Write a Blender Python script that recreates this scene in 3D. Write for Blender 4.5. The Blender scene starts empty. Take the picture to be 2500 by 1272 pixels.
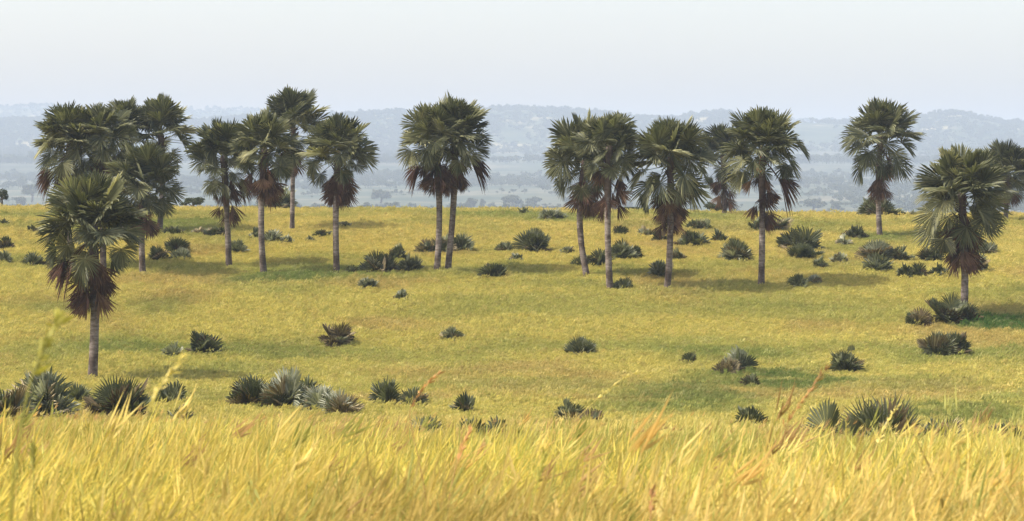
import bpy, math, random
import numpy as np
from mathutils import Vector

R_ = math.radians
scene = bpy.context.scene
COL = scene.collection

# ------------------------------------------------------------------ camera model (photo 2500 x 1272)
F = 6000.0
TP = 206.0 / F                       # tangent of the downward pitch: eye level lies on row 430
PITCH = math.atan(TP)
CP, SP = math.cos(PITCH), math.sin(PITCH)


def ray(px, py):
    a, b = (px - 1250.0) / F, (636.0 - py) / F
    v = np.array([a, CP + SP * b, -SP + CP * b])
    return v / v[1]


def at(px, py, d):
    return ray(px, py) * d


# ------------------------------------------------------------------ value noise
class Noise:
    def __init__(self, seed):
        self.t = np.random.default_rng(seed).random((256, 256))

    def __call__(self, x, y, scale):
        x = np.asarray(x, float) / scale
        y = np.asarray(y, float) / scale
        xi, yi = np.floor(x).astype(int), np.floor(y).astype(int)
        fx, fy = x - xi, y - yi
        fx, fy = fx * fx * (3 - 2 * fx), fy * fy * (3 - 2 * fy)
        t = self.t
        a, b = t[xi % 256, yi % 256], t[(xi + 1) % 256, yi % 256]
        c, d = t[xi % 256, (yi + 1) % 256], t[(xi + 1) % 256, (yi + 1) % 256]
        return (a * (1 - fx) + b * fx) * (1 - fy) + (c * (1 - fx) + d * fx) * fy

    def fbm(self, x, y, scale, n=3):
        v, w, tot = 0, 1.0, 0
        for k in range(n):
            v = v + w * self(np.asarray(x) + 37.7 * k, np.asarray(y) - 91.3 * k, scale / 2 ** k)
            tot += w
            w *= .5
        return v / tot


N1, N2, N3 = Noise(1), Noise(2), Noise(3)

# ------------------------------------------------------------------ terrain: drop below the eye against distance
PD = [-60, 0, 5, 12, 20, 35, 50, 75, 100, 120, 132, 146, 156, 168, 178, 192, 208, 222, 236, 252, 300, 500, 900, 2400, 3200, 4160, 5280, 5920, 6880, 15000]
PH = [1.2, 2.05, 2.2, 2.5, 3.3, 5.05, 6.7, 9.0, 10.45, 11.0, 11.1, 10.4, 9.4, 7.9, 7.05, 5.8, 4.65, 4.02, 3.74, 3.9, 6, 14, 22, 33.6, 20.8, 0, -48, -64, -67, -72]
_dd = np.arange(-60, 15000, 1.0)
_hh = np.interp(_dd, PD, PH)
_k = np.exp(-.5 * (np.arange(-12, 13) / 4.0) ** 2)
_k /= _k.sum()
_hs = np.convolve(np.pad(_hh, 12, mode='edge'), _k, 'valid')


def smooth(a, b, x):
    t = np.clip((np.asarray(x, float) - a) / (b - a), 0, 1)
    return t * t * (3 - 2 * t)


def ground_z(x, y):
    x = np.asarray(x, float)
    y = np.asarray(y, float)
    z = -np.interp(y, _dd, _hs)
    z = z - np.clip(x / 48.0, -2.5, 2.5) * .42 * smooth(140, 235, y) * (1 - smooth(300, 800, y))
    z = z - np.clip(x / 12.0, -2, 2) * .15 * smooth(25, 50, y) * (1 - smooth(85, 115, y))
    z = z + (N1.fbm(x + 500, y + 500, 22, 2) - .5) * .34 * smooth(30, 120, y) * (1 - smooth(260, 420, y))
    z = z + (N1.fbm(x + 9000, y, 670, 3) - .5) * 14 * smooth(1400, 3500, y)
    return z


def hit(px, py):
    r = ray(px, py)
    ds = np.arange(9, 258, .1)
    g = ground_z(r[0] * ds, ds)
    k = np.nonzero(r[2] * ds < g)[0]
    d = ds[k[0]] if len(k) else 244.0
    return r[0] * d, d, float(ground_z(r[0] * d, d))


def base_at(px, py, grass=.42):
    """ground point of a thing whose foot disappears in the grass at this pixel"""
    x, d, z = hit(px, py)
    for _ in range(2):
        x, d, z = hit(px, py + grass * F / d)
    return x, d, z


# ------------------------------------------------------------------ mesh helpers
class MB:
    def __init__(self):
        self.v, self.f, self.t, self.n = [], [], [], 0

    def add(self, verts, faces, tint):
        verts = np.asarray(verts, float).reshape(-1, 3)
        o = self.n
        self.v.append(verts)
        self.f.extend([tuple(int(i) + o for i in q) for q in faces])
        self.t.append(np.broadcast_to(np.asarray(tint, float), (len(verts),)))
        self.n += len(verts)

    def mesh(self, name, mat, shade=False):
        me = bpy.data.meshes.new(name)
        v = np.concatenate(self.v)
        me.from_pydata(v.tolist(), [], self.f)
        a = me.attributes.new('tone', 'FLOAT', 'POINT')
        a.data.foreach_set('value', np.concatenate(self.t).astype(np.float32))
        if shade:
            me.polygons.foreach_set('use_smooth', [True] * len(me.polygons))
        me.materials.append(mat)
        me.update()
        return me

    def obj(self, name, mat, parent=None, shade=False):
        o = bpy.data.objects.new(name, self.mesh(name, mat, shade))
        COL.objects.link(o)
        if parent is not None:
            o.parent = parent
        return o


def thing(name, label, cat, loc, group=None):
    o = bpy.data.objects.new(name, None)
    COL.objects.link(o)
    o.empty_display_size = .2
    o.location = [float(c) for c in loc]
    o['label'] = label
    o['category'] = cat
    if group:
        o['group'] = group
    return o


def unit(v):
    v = np.asarray(v, float)
    return v / max(1e-9, np.linalg.norm(v))


def tube(mb, pts, radii, sides, tint, cap=False):
    pts = np.asarray(pts, float)
    n = len(pts)
    tang = np.gradient(pts, axis=0)
    ref = np.array([0.31, .95, .05])
    vs = []
    ang = np.arange(sides) * 2 * math.pi / sides
    for i in range(n):
        t = unit(tang[i])
        a = unit(np.cross(t, ref if abs(t @ ref) < .9 else [1, 0, 0]))
        b = np.cross(t, a)
        vs.append(pts[i] + radii[i] * (np.cos(ang)[:, None] * a + np.sin(ang)[:, None] * b))
    fs = []
    for i in range(n - 1):
        for k in range(sides):
            k2 = (k + 1) % sides
            fs.append((i * sides + k, i * sides + k2, (i + 1) * sides + k2, (i + 1) * sides + k))
    if cap:
        fs.append(tuple((n - 1) * sides + k for k in range(sides)))
    tt = np.repeat(np.broadcast_to(np.asarray(tint, float), (n,)), sides)
    mb.add(np.concatenate(vs), fs, tt)


# ------------------------------------------------------------------ a fan leaf on its stalk
def fan_leaf(mb, p0, az, phi, Lp, R, rng, nseg=36, span=300, fold=.25, droop=.3, sag=.12, twist=0., tint=.5, pet=.035, split=.55, narrow=.6, bend=0., vary=.08, pleat=.75):
    """p0 foot of the stalk, az azimuth, phi angle from the vertical, Lp stalk, R blade radius; fold lifts the blade's sides"""
    p0 = np.asarray(p0, float)
    d0 = np.array([math.sin(phi) * math.cos(az), math.sin(phi) * math.sin(az), math.cos(phi)])
    sg = sag * Lp * math.sin(min(max(phi, .05), math.pi - .05))
    ts = np.linspace(0, 1, 5)[:, None]
    pts = p0 + d0 * Lp * ts + np.array([0, 0, -sg]) * ts ** 2
    tube(mb, pts, np.linspace(pet, pet * .45, 5), 4, tint + .12)
    p1 = pts[-1]
    u = unit(d0 * Lp + np.array([0, 0, -2 * sg]))
    v = np.array([-math.sin(az), math.cos(az), 0.])
    if bend:
        dn = np.array([0, 0, -1.]) + u[2] * u
        if np.linalg.norm(dn) > .05:
            u = unit(u * math.cos(bend) + unit(dn) * math.sin(bend))
    n = np.cross(u, v)
    ct, st = math.cos(twist), math.sin(twist)
    v, n = v * ct + n * st, n * ct - v * st
    sp = R_(span)
    th = (np.arange(nseg) + .5) / nseg * sp - sp / 2 + rng.normal(0, sp / nseg * .12, nseg)
    dl = sp / nseg * .5
    Rk = R * (.72 + .28 * np.cos(th * .55)) * (1 + rng.normal(0, .05, nseg))
    tipdrop = droop * (1 + rng.normal(0, .35, nseg))
    pl = dl * pleat

    def P(r, a, lift, rel):
        x, y = r * np.cos(a), r * np.sin(a)
        q = p1 + x[:, None] * u + y[:, None] * v + (np.abs(y) * fold + lift)[:, None] * n
        q[:, 2] -= tipdrop * rel ** 2 * R
        return q

    z0 = np.zeros(nseg)
    r1, r2 = Rk * split, Rk * (split + 1) / 2
    V = np.stack([
        P(z0, th, z0, 0.),
        P(r1, th - dl, -r1 * pl * .5, split), P(r1, th, r1 * pl * .5, split), P(r1, th + dl, -r1 * pl * .5, split),
        P(r2, th - dl * narrow, -r1 * pl * .4, .78), P(r2, th, r1 * pl * .4, .78), P(r2, th + dl * narrow, -r1 * pl * .4, .78),
        P(Rk, th + rng.normal(0, dl * .5, nseg), z0, 1.)], 1).reshape(-1, 3)
    fs = []
    for k in range(nseg):
        o = k * 8
        fs += [(o, o + 1, o + 2), (o, o + 2, o + 3), (o + 1, o + 4, o + 5, o + 2), (o + 2, o + 5, o + 6, o + 3), (o + 4, o + 7, o + 5), (o + 5, o + 7, o + 6)]
    tt = np.repeat(tint + rng.normal(0, vary, nseg), 8)
    tt = np.clip(tt, 0, 1)
    mb.add(V, fs, tt)


# ------------------------------------------------------------------ materials
def new_mat(name):
    m = bpy.data.materials.new(name)
    m.use_nodes = True
    nt = m.node_tree
    nt.nodes.clear()
    out = nt.nodes.new('ShaderNodeOutputMaterial')
    return m, nt, out


def ramp(nt, fac, stops):
    r = nt.nodes.new('ShaderNodeValToRGB')
    els = r.color_ramp.elements
    while len(els) < len(stops):
        els.new(.5)
    for e, (p, c) in zip(els, stops):
        e.position = p
        e.color = (*c, 1)
    if fac is not None:
        nt.links.new(fac, r.inputs[0])
    return r.outputs[0]


def noise_node(nt, scale, detail=3, vec=None, rough=.55):
    n = nt.nodes.new('ShaderNodeTexNoise')
    n.inputs['Scale'].default_value = scale
    n.inputs['Detail'].default_value = detail
    n.inputs['Roughness'].default_value = rough
    if vec is not None:
        nt.links.new(vec, n.inputs['Vector'])
    return n.outputs['Fac']


def mixc(nt, a, b, fac, mode='MIX'):
    m = nt.nodes.new('ShaderNodeMix')
    m.data_type = 'RGBA'
    m.blend_type = mode
    for s, val in ((6, a), (7, b), (0, fac)):
        if isinstance(val, (int, float)):
            m.inputs[s].default_value = val
        elif isinstance(val, tuple):
            m.inputs[s].default_value = (*val, 1)
        else:
            nt.links.new(val, m.inputs[s])
    return m.outputs[2]


def attr(nt, name, kind='GEOMETRY', out='Fac'):
    a = nt.nodes.new('ShaderNodeAttribute')
    a.attribute_type = kind
    a.attribute_name = name
    return a.outputs[out]


def leafy(name, stops, rough=.5, trans=.25, spec=.4):
    m, nt, out = new_mat(name)
    c = ramp(nt, attr(nt, 'tone'), stops)
    geo = nt.nodes.new('ShaderNodeNewGeometry')
    nz = noise_node(nt, 1.7, 2, geo.outputs['Position'])
    c = mixc(nt, c, ramp(nt, nz, [(.3, (.72, .74, .7)), (.7, (1.2, 1.18, 1.1))]), 1., 'MULTIPLY')
    b = nt.nodes.new('ShaderNodeBsdfPrincipled')
    b.inputs['Roughness'].default_value = rough
    b.inputs['Specular IOR Level'].default_value = spec
    nt.links.new(c, b.inputs['Base Color'])
    t = nt.nodes.new('ShaderNodeBsdfTranslucent')
    nt.links.new(mixc(nt, c, (1.1, 1.15, .7), 1., 'MULTIPLY'), t.inputs['Color'])
    mx = nt.nodes.new('ShaderNodeMixShader')
    mx.inputs[0].default_value = trans
    nt.links.new(b.outputs[0], mx.inputs[1])
    nt.links.new(t.outputs[0], mx.inputs[2])
    nt.links.new(mx.outputs[0], out.inputs[0])
    return m


M = {}
M['frond'] = leafy('palm_frond', [(0, (.028, .033, .018)), (.45, (.088, .097, .05)), (.8, (.195, .20, .11)), (1, (.29, .28, .14))], .5, .26, .2)
M['dead'] = leafy('dead_frond', [(0, (.045, .02, .016)), (.5, (.098, .052, .038)), (1, (.25, .15, .095))], .8, .18, .15)
M['shrub'] = leafy('shrub_frond', [(0, (.045, .054, .025)), (.4, (.098, .110, .052)), (.75, (.175, .188, .115)), (1, (.36, .37, .29))], .55, .22, .18)
M['straw'] = leafy('dry_frond', [(0, (.06, .045, .025)), (.5, (.165, .13, .07)), (1, (.40, .34, .22))], .8, .12, .15)
M['bush'] = leafy('bush_leaf', [(0, (.03, .042, .024)), (.6, (.055, .07, .036)), (1, (.09, .10, .05))], .6, .2, .25)


M['scrub'] = leafy('hazed_scrub_leaf', [(0, (.06, .07, .045)), (.6, (.095, .105, .065)), (1, (.13, .135, .085))], .7, .2, .15)  # leaf colour lightened to paint distance haze on the far scrub


def bark():
    m, nt, out = new_mat('palm_bark')
    tc = nt.nodes.new('ShaderNodeTexCoord')
    mp = nt.nodes.new('ShaderNodeMapping')
    mp.inputs['Scale'].default_value = (1, 1, 4)
    nt.links.new(tc.outputs['Object'], mp.inputs[0])
    rings = noise_node(nt, 2.2, 4, mp.outputs[0], .65)
    blot = noise_node(nt, 1.1, 4, tc.outputs['Object'], .65)
    c = ramp(nt, rings, [(.3, (.095, .075, .06)), (.5, (.18, .157, .132)), (.72, (.31, .28, .245))])
    c = mixc(nt, c, ramp(nt, blot, [(.42, (.36, .30, .28)), (.54, (1.1, 1.06, 1.04))]), .85, 'MULTIPLY')
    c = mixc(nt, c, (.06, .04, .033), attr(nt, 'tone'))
    b = nt.nodes.new('ShaderNodeBsdfPrincipled')
    b.inputs['Roughness'].default_value = .9
    b.inputs['Specular IOR Level'].default_value = .15
    nt.links.new(c, b.inputs['Base Color'])
    bp = nt.nodes.new('ShaderNodeBump')
    bp.inputs['Strength'].default_value = .7
    bp.inputs['Distance'].default_value = .04
    nt.links.new(rings, bp.inputs['Height'])
    nt.links.new(bp.outputs[0], b.inputs['Normal'])
    nt.links.new(b.outputs[0], out.inputs[0])
    return m


M['bark'] = bark()


def plain(name, col, rough=.7, var=.3, scale=8):
    m, nt, out = new_mat(name)
    tc = nt.nodes.new('ShaderNodeTexCoord')
    nz = noise_node(nt, scale, 3, tc.outputs['Object'])
    c = mixc(nt, col, ramp(nt, nz, [(.3, (1 - var,) * 3), (.7, (1 + var,) * 3)]), 1., 'MULTIPLY')
    b = nt.nodes.new('ShaderNodeBsdfPrincipled')
    b.inputs['Roughness'].default_value = rough
    nt.links.new(c, b.inputs['Base Color'])
    nt.links.new(b.outputs[0], out.inputs[0])
    return m


M['fruit'] = plain('palm_fruit', (.38, .10, .03), .5)


def grass_mat():
    m, nt, out = new_mat('grass_blades')
    tint = attr(nt, 'tint', 'INSTANCER', 'Color')
    c = mixc(nt, tint, ramp(nt, attr(nt, 'tone'), [(0, (.5, .58, .4)), (.5, (1, 1, 1)), (1, (1.35, 1.3, 1.5))]), 1., 'MULTIPLY')  # blade feet greener, and darkened to paint shade between the stems
    d = nt.nodes.new('ShaderNodeBsdfPrincipled')
    d.inputs['Roughness'].default_value = .65
    d.inputs['Specular IOR Level'].default_value = .2
    nt.links.new(c, d.inputs['Base Color'])
    t = nt.nodes.new('ShaderNodeBsdfTranslucent')
    nt.links.new(c, t.inputs['Color'])
    mx = nt.nodes.new('ShaderNodeMixShader')
    mx.inputs[0].default_value = .35
    nt.links.new(d.outputs[0], mx.inputs[1])
    nt.links.new(t.outputs[0], mx.inputs[2])
    nt.links.new(mx.outputs[0], out.inputs[0])
    return m


M['grass'] = grass_mat()


def stalk_mat(name, a, b_):
    return leafy(name, [(0, a), (1, b_)], .6, .35, .2)


M['stalk_green'] = stalk_mat('stalk_green', (.20, .20, .03), (.36, .33, .07))
M['stalk_straw'] = stalk_mat('stalk_straw', (.42, .36, .10), (.70, .60, .22))
M['stalk_rust'] = stalk_mat('stalk_rust', (.26, .15, .05), (.50, .27, .10))


def ground_mat():
    m, nt, out = new_mat('grassland_soil')
    geo = nt.nodes.new('ShaderNodeNewGeometry')
    pos = geo.outputs['Position']
    fine = noise_node(nt, 3., 4, pos)
    near = ramp(nt, fine, [(.3, (.20, .17, .05)), (.7, (.36, .31, .09))])
    # beyond the crest: pale green savanna with bare straw patches
    big = noise_node(nt, .007, 6, pos, .68)
    far = ramp(nt, big, [(.40, (.04, .055, .034)), (.52, (.07, .08, .05)), (.66, (.15, .135, .09))])
    sx = nt.nodes.new('ShaderNodeSeparateXYZ')
    nt.links.new(pos, sx.inputs[0])
    mr = nt.nodes.new('ShaderNodeMapRange')
    mr.inputs[1].default_value = 270
    mr.inputs[2].default_value = 900
    nt.links.new(sx.outputs[1], mr.inputs[0])
    c = mixc(nt, near, far, mr.outputs[0])
    b = nt.nodes.new('ShaderNodeBsdfPrincipled')
    b.inputs['Roughness'].default_value = .95
    b.inputs['Specular IOR Level'].default_value = .1
    nt.links.new(c, b.inputs['Base Color'])
    nt.links.new(b.outputs[0], out.inputs[0])
    return m


M['ground'] = ground_mat()

# ------------------------------------------------------------------ the ground and the hills
def grid_obj(name, ys, width, nx, zf, mat):
    us = np.linspace(-1, 1, nx)
    X = np.array([u * width(y) for y in ys for u in us])
    Y = np.repeat(ys, nx)
    Z = zf(X, Y)
    me = bpy.data.meshes.new(name)
    V = np.stack([X, Y, Z], 1)
    fs = [(j * nx + i, j * nx + i + 1, (j + 1) * nx + i + 1, (j + 1) * nx + i) for j in range(len(ys) - 1) for i in range(nx - 1)]
    me.from_pydata(V.tolist(), [], fs)
    me.polygons.foreach_set('use_smooth', [True] * len(fs))
    me.materials.append(mat)
    o = bpy.data.objects.new(name, me)
    COL.objects.link(o)
    o['kind'] = 'structure'
    return o


ys = np.concatenate([np.arange(-50, 20, 4), np.arange(20, 270, 1.6), np.geomspace(270, 12300, 150)])
grid_obj('ground', ys, lambda y: 70 + .62 * max(y, 0), 150, ground_z, M['ground'])

RIDGE = [(-2500, 330), (-900, 318), (-200, 303), (0, 299), (150, 296), (300, 300), (480, 298), (640, 292), (780, 288), (880, 284), (950, 279), (1100, 275), (1230, 269), (1330, 271), (1420, 277), (1500, 284), (1580, 292),
         (1640, 295), (1700, 283), (1770, 280), (1850, 290), (1950, 300), (2060, 304), (2180, 297), (2255, 286), (2335, 279), (2390, 292), (2440, 303), (2520, 308), (2900, 290), (3500, 320), (5000, 310)]
FARR = [(-3500, 290), (-700, 280), (-200, 272), (0, 267), (70, 261), (120, 262), (200, 274), (330, 282), (440, 276), (520, 270), (580, 269), (650, 276), (760, 283), (900, 290), (1300, 300), (2000, 300), (2600, 305), (4500, 300)]


def ridge_z(pts, d0, d1, foot_a, foot_b, floor):
    px = np.array([p[0] for p in pts], float)
    pr = np.array([p[1] for p in pts], float)

    def f(X, Y):
        colx = X / Y * F + 1250
        top = (430 - np.interp(colx, px, pr)) / F * d0
        s = smooth(foot_a, d0, Y) * (1 - smooth(d0, d1, Y))
        n = (N2.fbm(X, Y + 3000, 420, 4) - .5) * 44 * s * (1 - smooth(d0 - 560, d0 - 100, Y))
        return floor + (top - floor) * s + n
    return f


def hill_mat():
    m, nt, out = new_mat('wooded_hillside')
    geo = nt.nodes.new('ShaderNodeNewGeometry')
    a = noise_node(nt, .0075, 5, geo.outputs['Position'], .65)
    c = ramp(nt, a, [(.42, (.035, .05, .025)), (.55, (.07, .08, .04)), (.64, (.28, .24, .13))])
    b = nt.nodes.new('ShaderNodeBsdfPrincipled')
    b.inputs['Roughness'].default_value = .95
    b.inputs['Specular IOR Level'].default_value = .1
    nt.links.new(c, b.inputs['Base Color'])
    nt.links.new(b.outputs[0], out.inputs[0])
    return m


M['hill'] = hill_mat()
z_ridge = ridge_z(RIDGE, 6240., 7800., 5040., 5600., 24.)
z_far = ridge_z(FARR, 8160., 9600., 6880., 7360., 32.)
grid_obj('hills', np.linspace(4930, 7900, 70), lambda y: .6 * y, 260, z_ridge, M['hill'])
grid_obj('hills_beyond', np.linspace(6800, 9700, 40), lambda y: .6 * y, 220, z_far, M['hill'])


# ------------------------------------------------------------------ instanced stuff: points with attributes + one node tree each
def scatter(name, protos, pts, rots, scl, tint, label=None):
    me = bpy.data.meshes.new(name)
    me.vertices.add(len(pts))
    me.vertices.foreach_set('co', np.asarray(pts, np.float32).ravel())
    def put(nm, ty, arr, key):
        a = me.attributes.new(nm, ty, 'POINT')
        a.data.foreach_set(key, np.ascontiguousarray(arr).ravel())
    put('rot', 'FLOAT_VECTOR', np.asarray(rots, np.float32), 'vector')
    put('scl', 'FLOAT_VECTOR', np.asarray(scl, np.float32), 'vector')
    put('tint', 'FLOAT_VECTOR', np.asarray(tint, np.float32), 'vector')
    put('pick', 'INT', np.random.default_rng(5).integers(0, len(protos), len(pts)).astype(np.int32), 'value')
    me.update()
    o = bpy.data.objects.new(name, me)
    COL.objects.link(o)
    o['kind'] = 'stuff'
    if label:
        o['label'] = label
    ng = bpy.data.node_groups.new(name + '_nodes', 'GeometryNodeTree')
    ng.interface.new_socket('Geometry', in_out='INPUT', socket_type='NodeSocketGeometry')
    ng.interface.new_socket('Geometry', in_out='OUTPUT', socket_type='NodeSocketGeometry')
    N, L = ng.nodes, ng.links
    gi, go = N.new('NodeGroupInput'), N.new('NodeGroupOutput')
    m2p = N.new('GeometryNodeMeshToPoints')
    L.new(gi.outputs[0], m2p.inputs['Mesh'])
    iop = N.new('GeometryNodeInstanceOnPoints')
    L.new(m2p.outputs[0], iop.inputs['Points'])
    join = N.new('GeometryNodeGeometryToInstance')
    for p in reversed(protos):
        oi = N.new('GeometryNodeObjectInfo')
        oi.transform_space = 'ORIGINAL'
        oi.inputs['Object'].default_value = p
        oi.inputs['As Instance'].default_value = False
        L.new(oi.outputs['Geometry'], join.inputs[0])
    L.new(join.outputs[0], iop.inputs['Instance'])
    iop.inputs['Pick Instance'].default_value = True

    def named(nm, ty):
        a = N.new('GeometryNodeInputNamedAttribute')
        a.data_type = ty
        a.inputs['Name'].default_value = nm
        return a.outputs['Attribute']
    L.new(named('pick', 'INT'), iop.inputs['Instance Index'])
    e2r = N.new('FunctionNodeEulerToRotation')
    L.new(named('rot', 'FLOAT_VECTOR'), e2r.inputs[0])
    L.new(e2r.outputs[0], iop.inputs['Rotation'])
    L.new(named('scl', 'FLOAT_VECTOR'), iop.inputs['Scale'])
    L.new(iop.outputs[0], go.inputs[0])
    md = o.modifiers.new('scatter', 'NODES')
    md.node_group = ng
    return o


def proto(name, mb, mat):
    return bpy.data.objects.new(name, mb.mesh(name, mat))


def blade(mb, p, az, lean, h, w, curl, tone0, tone1, segs=3):
    """a flat grass blade leaning towards az, bending further over by curl"""
    t = np.linspace(0, 1, segs + 1)
    ang = lean + curl * t
    step = h / segs
    pos = [np.array(p, float)]
    for k in range(segs):
        a = (ang[k] + ang[k + 1]) / 2
        pos.append(pos[-1] + step * np.array([math.sin(a) * math.cos(az), math.sin(a) * math.sin(az), math.cos(a)]))
    pos = np.array(pos)
    side = np.array([-math.sin(az + 1.1), math.cos(az + 1.1), 0]) * w * .5
    wv = np.array([1, .85, .6, .15, 0.1])[:segs + 1] if segs <= 4 else np.linspace(1, .1, segs + 1)
    V = np.concatenate([pos - side * wv[:, None], pos + side * wv[:, None]])
    m = segs + 1
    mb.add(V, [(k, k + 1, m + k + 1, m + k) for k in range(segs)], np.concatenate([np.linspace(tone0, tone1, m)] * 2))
    return pos[-1], ang[-1]


def seedhead(mb, p, az, ang, length, w, tone):
    d = np.array([math.sin(ang) * math.cos(az), math.sin(ang) * math.sin(az), math.cos(ang)])
    a = unit(np.cross(d, [0.2, 1, .1]))
    b = np.cross(d, a)
    for s in (a, b):
        V = [p, p + d * length * .3 + s * w, p + d * length, p + d * length * .35 - s * w]
        mb.add(V, [(0, 1, 2, 3)], tone)


def make_tuft(name, seed, n_stem, n_blade, rad, h, wmul, head=1.0):
    rng = np.random.default_rng(seed)
    mb = MB()
    for k in range(n_stem):
        r, a = rad * math.sqrt(rng.random()), rng.random() * 6.283
        az = rng.normal(0, .55)
        hh = h * rng.uniform(.72, 1.12)
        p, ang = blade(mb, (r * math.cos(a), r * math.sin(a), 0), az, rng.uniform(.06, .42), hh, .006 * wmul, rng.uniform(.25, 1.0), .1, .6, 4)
        if head:
            tn = rng.uniform(.3, 1. if head >= 1 else .72)
            seedhead(mb, p, az, ang, rng.uniform(.13, .26) * head, .010 * wmul, tn)
            for j in range(3):
                q = p + rng.normal(0, .015, 3) * 1.6
                seedhead(mb, q, az + rng.normal(0, .4), ang + rng.normal(.05, .3), rng.uniform(.06, .13) * head, .006 * wmul, min(1, tn + rng.normal(0, .15)))
    for k in range(n_blade):
        r, a = rad * math.sqrt(rng.random()), rng.random() * 6.283
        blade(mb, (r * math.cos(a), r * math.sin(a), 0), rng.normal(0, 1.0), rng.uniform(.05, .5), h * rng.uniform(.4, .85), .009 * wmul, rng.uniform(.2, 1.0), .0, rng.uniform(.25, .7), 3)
    return proto(name, mb, M['grass'])


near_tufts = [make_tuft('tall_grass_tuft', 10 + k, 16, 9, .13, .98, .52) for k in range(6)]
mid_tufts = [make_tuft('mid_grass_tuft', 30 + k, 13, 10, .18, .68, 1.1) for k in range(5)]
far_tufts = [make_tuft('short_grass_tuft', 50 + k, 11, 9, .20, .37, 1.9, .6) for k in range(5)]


# golden grass, greener in patches, some painting the palm crowns' shade, rusty where the heads are ripe
GREEN = [  # px, py, half width px, half height px, strength
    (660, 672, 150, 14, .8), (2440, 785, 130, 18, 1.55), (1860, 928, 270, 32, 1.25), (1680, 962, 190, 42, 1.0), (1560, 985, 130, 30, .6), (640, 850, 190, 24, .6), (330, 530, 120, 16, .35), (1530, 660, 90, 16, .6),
    (880, 655, 70, 12, .4), (2200, 930, 200, 25, .45), (140, 745, 90, 14, .4), (2030, 735, 260, 18, .3), (480, 530, 110, 16, .4), (2130, 575, 90, 10, .5), (1240, 660, 130, 16, .3), (1700, 665, 120, 14, .3), (2340, 1010, 200, 26, .85)]
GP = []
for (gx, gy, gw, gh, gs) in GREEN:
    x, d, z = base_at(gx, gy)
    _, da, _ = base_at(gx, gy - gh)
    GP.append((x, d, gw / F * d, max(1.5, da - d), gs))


def grass_tint(x, y, rng, near):
    g = N2.fbm(x, y, 14, 3)
    o = N3.fbm(x + 70, y, 9, 3)
    stretch = N1.fbm(x * .35, y + 800, 7, 3)
    wn = (1 - smooth(32, 105, y))[:, None]
    wu = smooth(172, 205, y)[:, None]
    gold = (np.array([[.60, .54, .155]]) * (1 - wu) + np.array([[.615, .528, .16]]) * wu) * (1 - wn) + np.array([[.655, .58, .13]]) * wn
    green = np.array([.28, .33, .085])
    rust = np.array([.50, .35, .15])
    pale = np.array([.66, .60, .29])
    wg = np.clip(smooth(.5, .8, g) * .75 + smooth(.52, .75, stretch) * .35, 0, .85)
    patch = np.zeros_like(x)
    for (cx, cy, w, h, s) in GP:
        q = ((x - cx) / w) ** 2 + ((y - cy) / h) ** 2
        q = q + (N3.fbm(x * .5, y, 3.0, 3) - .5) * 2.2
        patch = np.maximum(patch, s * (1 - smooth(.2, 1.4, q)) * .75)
    wr = smooth(.54, .78, o) * .42
    c = gold * (1 - wr[:, None]) + rust[None] * wr[:, None]
    c = c * (1 - wg[:, None]) + green[None] * wg[:, None]
    lush_and_shade = np.array([.16, .23, .055])
    c = c * (1 - patch[:, None]) + lush_and_shade[None] * patch[:, None]
    u = rng.random(len(x))
    c = np.where((u < .13)[:, None], c * .7 + rust[None] * .3, c)
    c = np.where((u > .87)[:, None], c * .7 + pale[None] * .3, c)
    c = np.where(((u > .5) & (u < .60))[:, None], c * .7 + green[None] * .3, c)
    cl = N3.fbm(x + 11, y * .8, 1.5, 2)
    am = (smooth(.42, .72, cl) * .55)[:, None] * wn
    c = c * (1 - am) + np.array([[.36, .29, .07]]) * am
    c = np.where((rng.random(len(x)) < .12)[:, None] & (wn > .4), c * .35 + np.array([[.33, .38, .09]]) * .65, c)
    return c * rng.uniform(.86, 1.12, len(x))[:, None]


def grass_field(name, d0, d1, per_m2, protos, hscale, seed, near, label, fade):
    rng = np.random.default_rng(seed)
    area = .5 * (d1 ** 2 - d0 ** 2) * .52 + 5.0 * (d1 - d0)
    n = int(area * per_m2)
    y = np.sqrt(rng.uniform(d0 ** 2, d1 ** 2, n))
    x = rng.uniform(-1, 1, n) * (.26 * y + 2.5)
    k = rng.random(n) < smooth(d0 - .01, d0 + fade[0], y) * (1 - smooth(d1 - fade[1], d1 + .01, y))    # thin out where one field meets the next
    x, y = x[k], y[k]
    n = len(x)
    z = ground_z(x, y) - .02
    sd = .22 if near else .10
    rot = np.stack([rng.normal(0, sd, n), rng.normal(.06, sd, n), rng.normal(0, .85 if near else .5, n)], 1)
    wf = smooth(70, 110, y)
    hv = (.77 - .22 * wf) + (.42 + .48 * wf) * N2.fbm(x, y + 40, 5, 3)
    hv = hv * np.where(rng.random(n) < .04, 1. + .45 * wf, 1.)
    s = hscale(y) * hv * rng.uniform(.8, 1.2, n)
    scl = np.stack([s * .5 + .5, s * .5 + .5, s], 1)
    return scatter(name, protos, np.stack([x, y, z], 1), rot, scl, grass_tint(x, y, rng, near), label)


GRASS = dict(near=66, mid=42, far=20)
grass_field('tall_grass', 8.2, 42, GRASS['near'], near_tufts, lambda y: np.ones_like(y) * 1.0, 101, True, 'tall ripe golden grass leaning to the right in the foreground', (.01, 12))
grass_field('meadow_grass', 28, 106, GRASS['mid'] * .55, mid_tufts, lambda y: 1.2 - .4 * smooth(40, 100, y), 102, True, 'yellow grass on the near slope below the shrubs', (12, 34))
grass_field('hillside_grass', 70, 266, GRASS['far'] * 1.35, far_tufts, lambda y: np.ones_like(y) * 1.0, 103, False, 'golden green grass covering the slope between the palms', (26, 2))


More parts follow.
